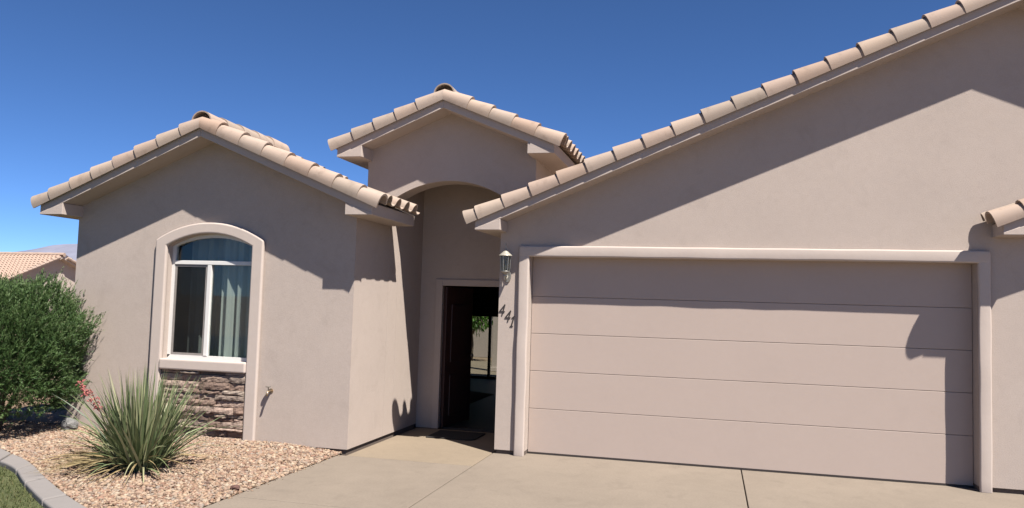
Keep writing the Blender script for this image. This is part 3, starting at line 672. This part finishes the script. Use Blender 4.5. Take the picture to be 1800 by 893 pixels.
# house number 441, dark italic digits stepping down to the right
def digit(ch, x, z, h=0.130):
    S = {'4': [((0.60, 1.0), (0.05, 0.34), 0.17), ((0.02, 0.34), (0.84, 0.34), 0.14), ((0.60, 0.98), (0.60, 0.0), 0.19)],
         '1': [((0.46, 0.0), (0.46, 1.0), 0.20), ((0.46, 0.97), (0.20, 0.80), 0.13), ((0.26, 0.04), (0.68, 0.04), 0.10)]}[ch]
    mb = HB()
    for k, ((ax, az), (bx, bz), wd) in enumerate(S):
        d = Vector((bx-ax, 0, bz-az)); L_ = d.length; d.normalize(); nrm = Vector((-d.z, 0, d.x))*wd/2
        q = [Vector((ax, 0, az))-d*0.03+nrm, Vector((bx, 0, bz))+d*0.03+nrm, Vector((bx, 0, bz))+d*0.03-nrm, Vector((ax, 0, az))-d*0.03-nrm]
        pts2 = [(x+(p.x*0.62+p.z*0.26)*h, z+p.z*h) for p in q]
        mb.prism(pts2, -0.0055-0.0006*k, -0.001, 'y')
    mb.build('house_number', 'black')
digit('4', -0.374, 1.665); digit('4', -0.300, 1.592); digit('1', -0.243, 1.530)

# ================================================================== OBJECTS ON THE HOUSE
L0 = Vector((-0.270, -0.125, 2.20))
lan = tag(empty('wall_lantern', L0), 'cream and pewter carriage lantern on garage wall above house number', 'lantern')
MB().lathe([(0.0, 0.338), (0.007, 0.335), (0.010, 0.315), (0.005, 0.300), (0.007, 0.268), (0.016, 0.258), (0.020, 0.247), (0.030, 0.240), (0.050, 0.218), (0.076, 0.196), (0.082, 0.186), (0.070, 0.184)], n=20).build('cap', 'capm', lan, smooth=False)
MB().lathe([(0.056, 0.0), (0.060, 0.184)], n=8).build('glass', 'lglass', lan)
mb = MB()
for k in range(6):
    q = k*math.pi/3+0.3; mb.tube([(0.052*math.cos(q), 0.052*math.sin(q), 0.0), (0.062*math.cos(q), 0.062*math.sin(q), 0.185)], 0.005, 6)
mb.build('cage', 'metal', lan)
MB().lathe([(0.0, -0.075), (0.010, -0.070), (0.014, -0.055), (0.008, -0.042), (0.020, -0.030), (0.044, -0.018), (0.058, 0.0), (0.050, 0.004)], n=18).build('base', 'metal', lan, smooth=True)
MB().lathe([(0.010, 0.0), (0.012, 0.05), (0.008, 0.10), (0.0, 0.12)], n=8).build('bulb', 'capm', lan, smooth=True)
MB().tube([(0, 0.0, -0.03), (0, 0.01, -0.08), (0, 0.045, -0.105), (0, 0.085, -0.085), (0, 0.11, -0.05)], [0.008, 0.010, 0.010, 0.010, 0.011], 8).build('arm', 'metal', lan, smooth=True)
MB().tube([(0, 0.055, -0.03), (0, 0.03, -0.055), (0, 0.05, -0.075), (0, 0.075, -0.06)], 0.007, 8).build('scroll', 'metal', lan, smooth=True)
mb = MB(); mb.prism([(0.046*math.cos(q), -0.055+0.075*math.sin(q)) for q in [2*math.pi*i/20 for i in range(20)]], 0.107, 0.1245, 'y'); mb.build('wall_plate', 'metal', lan, bevel=0.004)
# hose bib
F0 = Vector((-2.985, LY, 0.675))
fa = tag(empty('hose_faucet', F0), 'small brass outdoor faucet on wall right of the window', 'faucet')
MB().tube([(0, 0.0, 0), (0, -0.055, 0), (0, -0.08, -0.012), (0, -0.098, -0.05)], [0.012, 0.013, 0.014, 0.013], 10).build('spout', 'brass', fa, smooth=True)
mb = MB(); mb.tube([(0, -0.055, 0.0), (0, -0.068, 0.05)], 0.007, 8); mb.lathe([(0.004, 0.048), (0.030, 0.052), (0.032, 0.060), (0.004, 0.064)], (0, -0.068, 0), 12); mb.build('handle', 'metal', fa)
MB().tube([(0, 0.0, 0), (0, -0.006, 0)], 0.03, 14).build('flange', 'brass', fa)
# curtains behind the window
def curtain(x0, x1, y, z0, z1, label, waves, amp):
    n = 60; V = []
    for z_ in (z0, z1):
        for i in range(n+1):
            t = i/n; V.append((x0+(x1-x0)*t-x0, amp*math.sin(t*waves*6.283)+0.35*amp*math.sin(t*waves*2.3*6.283+1)-0, z_))
    m = len(V)//2; F = [(i, i+1, m+i+1, m+i) for i in range(n)]
    me = MB().add(V+[(x, y_+0.004, z_) for x, y_, z_ in V], F+[(2*m+i+1, 2*m+i, 3*m+i, 3*m+i+1) for i in range(n)])
    o = me.build('curtain', 'curtain', smooth=True, fix=False, loc=(x0, y, 0)); return tag(o, label, 'curtain', 'curtains behind the arched window')
curtain(-4.50, -3.99, LY+0.42, 0.75, 2.60, 'pale green curtain behind the left pane with grey screen frame', 3, 0.028)
curtain(-3.86, -3.33, LY+0.175, 0.75, 2.60, 'pale green curtain bunched behind the right pane of the arched window', 3.4, 0.034)
# doormat
mb = MB(); mb.prism([(-0.34, -0.29), (0.22, -0.29), (0.29, -0.26), (0.32, -0.19), (0.32, 0.29), (-0.34, 0.29)], 0.001, 0.017, 'z')
tag(mb.build('doormat', 'mat', bevel=0.004, loc=(-1.17, 0.99, 0.0)), 'dark doormat in front of the open front door', 'doormat')
# added black sheet standing in for the shaded patio cover past the sliding door
tag(MB().box(-0.86, 0.86, -0.01, 0.0, 0.0, 0.52).build('dark_sheet', 'black', loc=((SX0+SX1)/2, 8.99, 1.49)), 'added black sheet for the shaded top of the far sliding door', 'shade')

# ================================================================== BACK YARD through the hall
tag(sheet('patio', -9, 4, 9.2, 14.5, 0.0, 'entry'), 'pale concrete patio behind the house', kind='structure')
po = tag(empty('patio_post', (-3.42, 11.2, 0)), 'pale stucco post on the patio seen through the doorway', 'post')
MB().box(-0.10, 0.10, -0.10, 0.10, 0.02, 2.4).build('shaft', 'trim', po, bevel=0.01); MB().box(-0.13, 0.13, -0.13, 0.13, 0.0, 0.12).build('plinth', 'trim', po, bevel=0.01)
yw = tag(empty('garden_wall', (-4, 17, 0)), 'tan block wall at the back of the yard seen through the doorway', 'wall')
MB().box(-8, 8, 0, 0.2, -0.05, 1.5).build('blocks', 'stucco', yw); MB().box(-8, 8, -0.03, 0.23, 1.5, 1.58).build('coping', 'trim', yw, bevel=0.01)
def leaf_cloud(c, rad, n, size):
    d = rng.normal(0, 1, (n, 3)); d /= np.linalg.norm(d, axis=1, keepdims=True); r_ = rng.uniform(0.45, 1.0, n)**0.6
    lump = 0.8+0.35*np.sin(d[:, 0]*5+1)*np.sin(d[:, 1]*4)*np.sin(d[:, 2]*6+2)
    P = np.array(c)+d*(r_*lump)[:, None]*np.array(rad)
    D = d+rng.normal(0, 0.7, (n, 3)); return blades(P, D, rng.uniform(0.6, 1.3, n)*size, rng.uniform(0.35, 0.6, n)*size, 2, rng.uniform(0, 1, n), rng.uniform(-1.5, 1.5, n)), n
tr = tag(empty('garden_tree', (-5.2, 14.6, 0)), 'bright green leafy tree in the back yard seen through the doorway', 'tree')
mb = MB(); mb.tube([(0, 0, -0.05), (0.03, 0, 0.5), (-0.02, 0.02, 1.1), (0.05, 0, 1.8)], [0.09, 0.075, 0.06, 0.03], 8)
for q in range(5):
    a = q*1.3; mb.tube([(0, 0, 0.8+0.1*q), (0.3*math.cos(a), 0.3*math.sin(a), 1.2+0.1*q), (0.6*math.cos(a), 0.6*math.sin(a), 1.5+0.12*q)], [0.04, 0.03, 0.012], 6)
mb.build('trunk', 'bark', tr, smooth=True)
(V, F, k), n = leaf_cloud((0, 0, 1.75), (1.35, 1.2, 1.0), 3500, 0.13)
np_mesh('crown', V, F, 'tree', tr, rnd=np.repeat(rng.uniform(0, 1, n), k))

# ================================================================== PLANTS AND STONES IN FRONT
# big clipped shrub at the left corner of the house
S0 = Vector((-6.36, -1.45, 0.05))
sh = tag(empty('evergreen_shrub', S0), 'big dense dark green rounded shrub at left corner of house', 'shrub')
mb = MB()
for q in range(9):
    a = q*2*math.pi/9+random.uniform(-.2, .2); r_ = random.uniform(0.3, 0.75)
    mb.tube([(0.06*math.cos(a), 0.06*math.sin(a), -0.05), (0.4*r_*math.cos(a), 0.4*r_*math.sin(a), 0.45), (r_*math.cos(a), r_*math.sin(a), 1.2)], [0.035, 0.025, 0.008], 6)
mb.build('trunk', 'bark', sh, smooth=True)
def shrub_r(d):
    """uneven dome radius along direction d (unit vectors)"""
    v = np.array([noise.fractal(Vector(x)*1.7, 0.8, 2.0, 4) for x in d]); return 1+0.25*v
n = 13000
d = rng.normal(0, 1, (n, 3)); d /= np.linalg.norm(d, axis=1, keepdims=True); d = d[d[:, 2] > -0.80]; n = len(d)
# superellipsoid: flat-ish top, straight sides
ex = 2.7; rr = (np.abs(d[:, 0])**ex+np.abs(d[:, 1])**ex+np.abs(d[:, 2])**ex)**(-1/ex)
depth = np.where(rng.random(n) < 0.6, rng.uniform(0.84, 1.0, n), rng.uniform(0.45, 0.9, n))
P0 = d*(rr*shrub_r(d)*depth)[:, None]*np.array([0.98, 0.94, 0.82])+np.array([0, 0, 0.98])
up_ = np.array([0, 0, 1.0])
Dv = d*0.75+up_*0.85+rng.normal(0, 0.30, (n, 3)); Dv /= np.linalg.norm(Dv, axis=1, keepdims=True)
# every sprig: a stem with narrow leaves along it
VS, FS, RS = [], [], []; off = 0
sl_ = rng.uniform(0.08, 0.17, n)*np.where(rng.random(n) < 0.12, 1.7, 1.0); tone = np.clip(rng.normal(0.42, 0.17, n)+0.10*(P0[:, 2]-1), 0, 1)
NL = 15
for j in range(NL):
    t = j/(NL-1); pos = P0+Dv*(sl_*t*1.0)[:, None]
    a = j*2.4+rng.uniform(0, 6.28, n); o1 = np.cross(Dv, up_+0.01); o1 /= np.linalg.norm(o1, axis=1, keepdims=True); o2 = np.cross(Dv, o1)
    ld = Dv*0.95+(o1*np.cos(a)[:, None]+o2*np.sin(a)[:, None])*0.62
    V, F, k = blades(pos, ld, rng.uniform(0.028, 0.055, n)*(1.15-0.35*t), rng.uniform(0.007, 0.012, n), 2, rng.uniform(-0.2, 0.3, n), rng.uniform(-1.5, 1.5, n))
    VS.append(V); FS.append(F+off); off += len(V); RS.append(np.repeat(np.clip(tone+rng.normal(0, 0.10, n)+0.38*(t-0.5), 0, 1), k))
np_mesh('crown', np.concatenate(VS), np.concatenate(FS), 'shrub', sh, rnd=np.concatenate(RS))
# a few stray shoots poking out to the right
n = 46; az = rng.uniform(-1.3, 0.9, n); P = np.stack([0.95*np.cos(az), 0.85*np.sin(az), rng.uniform(0.5, 1.55, n)], 1)
D = np.stack([np.cos(az), np.sin(az), rng.uniform(0.1, 0.9, n)], 1); V, F, k = blades(P, D, rng.uniform(0.12, 0.36, n), rng.uniform(0.005, 0.008, n), 4, rng.uniform(-0.3, 0.4, n))
np_mesh('shoots', V, F, 'shrub', sh, rnd=np.repeat(rng.uniform(0.2, 0.8, n), k))['kind'] = 'stuff'
# red yucca
Y0 = Vector((-3.40, -2.42, 0.045))
yu = tag(empty('red_yucca', Y0), 'spiky grey-green yucca clump with red flower stalk in gravel bed', 'yucca')
n = 640
az = rng.uniform(0, 2*math.pi, n); lean = np.abs(rng.normal(0.0, 0.45, n)); lean = np.clip(lean, 0, 1.25)
rad0 = rng.uniform(0, 1, n)**0.6*0.20
P = np.stack([rad0*np.cos(az), rad0*np.sin(az), rng.uniform(-0.01, 0.03, n)], 1)
az2 = az+rng.normal(0, 0.25, n)
D = np.stack([np.sin(lean)*np.cos(az2), np.sin(lean)*np.sin(az2), np.cos(lean)], 1)
Ln = rng.uniform(0.48, 1.05, n)*np.where(lean > 0.9, 0.8, 1.0)
V, F, k = blades(P, D, Ln, rng.uniform(0.014, 0.030, n), 8, rng.uniform(0.0, 1.15, n)*(0.45+lean), rng.uniform(-0.9, 0.9, n))
np_mesh('leaves', V, F, 'yucca', yu, rnd=np.repeat(np.clip(rng.normal(0.56, 0.27, n), 0, 1), k))
# dry lower leaves, mostly to the left, lying on the gravel
n = 190; az = np.where(rng.random(n) < 0.72, rng.normal(math.pi*1.0, 0.5, n), rng.uniform(0, 6.28, n))
P = np.stack([0.15*np.cos(az), 0.15*np.sin(az), rng.uniform(0.02, 0.12, n)], 1)
D = np.stack([np.cos(az), np.sin(az), rng.uniform(0.10, 0.55, n)], 1)
V, F, k = blades(P, D, rng.uniform(0.45, 1.0, n), rng.uniform(0.009, 0.016, n), 6, rng.uniform(0.45, 0.95, n), rng.uniform(-0.9, 0.9, n))
V[:, 2] = np.maximum(V[:, 2], 0.02); np_mesh('dry_leaves', V, F, 'dry', yu, rnd=np.repeat(rng.uniform(0, 1, n), k))
# flower stalk leaning left
st = [Vector((-0.05, 0.0, 0.05)), Vector((-0.28, 0.02, 0.34)), Vector((-0.56, 0.05, 0.56)), Vector((-0.88, 0.09, 0.80))]
stk = MB().tube(st, [0.009, 0.008, 0.006, 0.004], 6).build('flower_stalk', 'stalk', yu, smooth=True)
V_, F_ = [], []
mb = MB()
for q in range(80):
    t = random.uniform(0.0, 1.0); p = st[2].lerp(st[3], t) + Vector((random.gauss(0, .022), random.gauss(0, .022), random.gauss(0, .022)))
    dd = Vector((random.gauss(0, 1), random.gauss(0, 1), random.gauss(-0.2, 1))).normalized()
    mb.tube([p, p+dd*0.012, p+dd*0.030], [0.003, 0.009, 0.004], 5)
mb.build('flowers', 'flower', yu)['kind'] = 'stuff'
# rocks
def rock(name, loc, r_, mat, label):
    bm = bmesh.new(); bmesh.ops.create_icosphere(bm, subdivisions=3, radius=1)
    for v in bm.verts:
        v.co *= 1+0.28*noise.noise(v.co*1.3+Vector(loc))+0.08*noise.noise(v.co*4); v.co = Vector((v.co.x*r_[0], v.co.y*r_[1], v.co.z*r_[2]))
    me = bpy.data.meshes.new(name); bm.to_mesh(me); bm.free(); o = link(name, me, mat, None, False, loc); return tag(o, label, 'rock')
rock('rock', (-2.10, -2.74, 0.035), (0.042, 0.035, 0.028), 'rock', 'small dark rock at the gravel edge beside the walk')
rock('rock', (-5.62, -0.98, 0.13), (0.10, 0.09, 0.09), 'pale_rock', 'pale grey rock in the shade under the big shrub')
rock('rock', (-4.75, -1.02, 0.07), (0.05, 0.04, 0.03), 'rock', 'small brown rock on gravel close to the house wall left of yucca')

# ================================================================== NEIGHBOUR AND MOUNTAIN
NX, NYr, NZr = -39.0, 33.35, 4.22
nb = tag(empty('neighbour_house', (NX, NYr, 0)), 'distant stucco house with pink tile gable roof behind the shrub', 'house')
hwN = 6.2; sN = 0.40
def nz(y): return NZr-0.30-abs(y)*sN
MB().prism([(-hwN+0.6, -0.1), (hwN-0.6, -0.1), (hwN-0.6, nz(hwN-0.6)), (0, nz(0)), (-hwN+0.6, nz(hwN-0.6))], -0.45-22, -0.45, 'x').build('wall', 'stucco', nb)
rf = MB().prism([(-hwN, nz(hwN)), (0, nz(0)), (hwN, nz(hwN)), (hwN, nz(hwN)+0.17), (0, nz(0)+0.17), (-hwN, nz(hwN)+0.17)], -23, 0, 'x').build('roof', 'fascia', nb)
V, F = [], []; thN = math.atan(sN)
wv = 12
for sgn in (-1, 1):
    ncr = 18; exq = hwN/math.cos(thN)/ncr
    for c in range(ncr):
        nxw = int(23.1/0.30)*6 if sgn < 0 else 60
        o_ = len(V)
        for i in range(nxw+1):
            x = 0.08-23.1*i/nxw; ph = (i % 6)/6*2*math.pi; hgt = 0.045*math.cos(ph)
            for s, lift in ((0, 0.05), (1.08, 0.0)):
                dist = hwN/math.cos(thN)-(c+s)*exq+0.05; y = sgn*dist*math.cos(thN)
                V.append((x, y, nz(abs(y))+0.20+hgt+lift+0.02))
        for i in range(nxw): F.append((o_+2*i, o_+2*i+1, o_+2*i+3, o_+2*i+2))
o = MB().add(V, F).build('tile_field', 'ntile', rf, fix=False); o['kind'] = 'stuff'
mb = MB(); mb.tube([(x, 0, NZr-0.06+0.012*(i % 2)) for i, x in enumerate([0.1-0.42*k for k in range(56)])], 0.13, 8); mb.build('ridge_tiles', 'ntile', rf)
for sgn in (-1, 1):
    for k in range(20):
        d0 = k*0.335; y0, y1 = sgn*(hwN-d0*math.cos(thN)), sgn*(hwN-(d0+0.34)*math.cos(thN))
        if abs(y1) > hwN or sgn*y1 < 0: continue
        MB().tube([(0.05, y0, nz(abs(y0))+0.20), (0.05, y1, nz(abs(y1))+0.17)], [0.115, 0.10], 8).build('rake_tile', 'ntile', rf, fix=False)
# mountain on the horizon
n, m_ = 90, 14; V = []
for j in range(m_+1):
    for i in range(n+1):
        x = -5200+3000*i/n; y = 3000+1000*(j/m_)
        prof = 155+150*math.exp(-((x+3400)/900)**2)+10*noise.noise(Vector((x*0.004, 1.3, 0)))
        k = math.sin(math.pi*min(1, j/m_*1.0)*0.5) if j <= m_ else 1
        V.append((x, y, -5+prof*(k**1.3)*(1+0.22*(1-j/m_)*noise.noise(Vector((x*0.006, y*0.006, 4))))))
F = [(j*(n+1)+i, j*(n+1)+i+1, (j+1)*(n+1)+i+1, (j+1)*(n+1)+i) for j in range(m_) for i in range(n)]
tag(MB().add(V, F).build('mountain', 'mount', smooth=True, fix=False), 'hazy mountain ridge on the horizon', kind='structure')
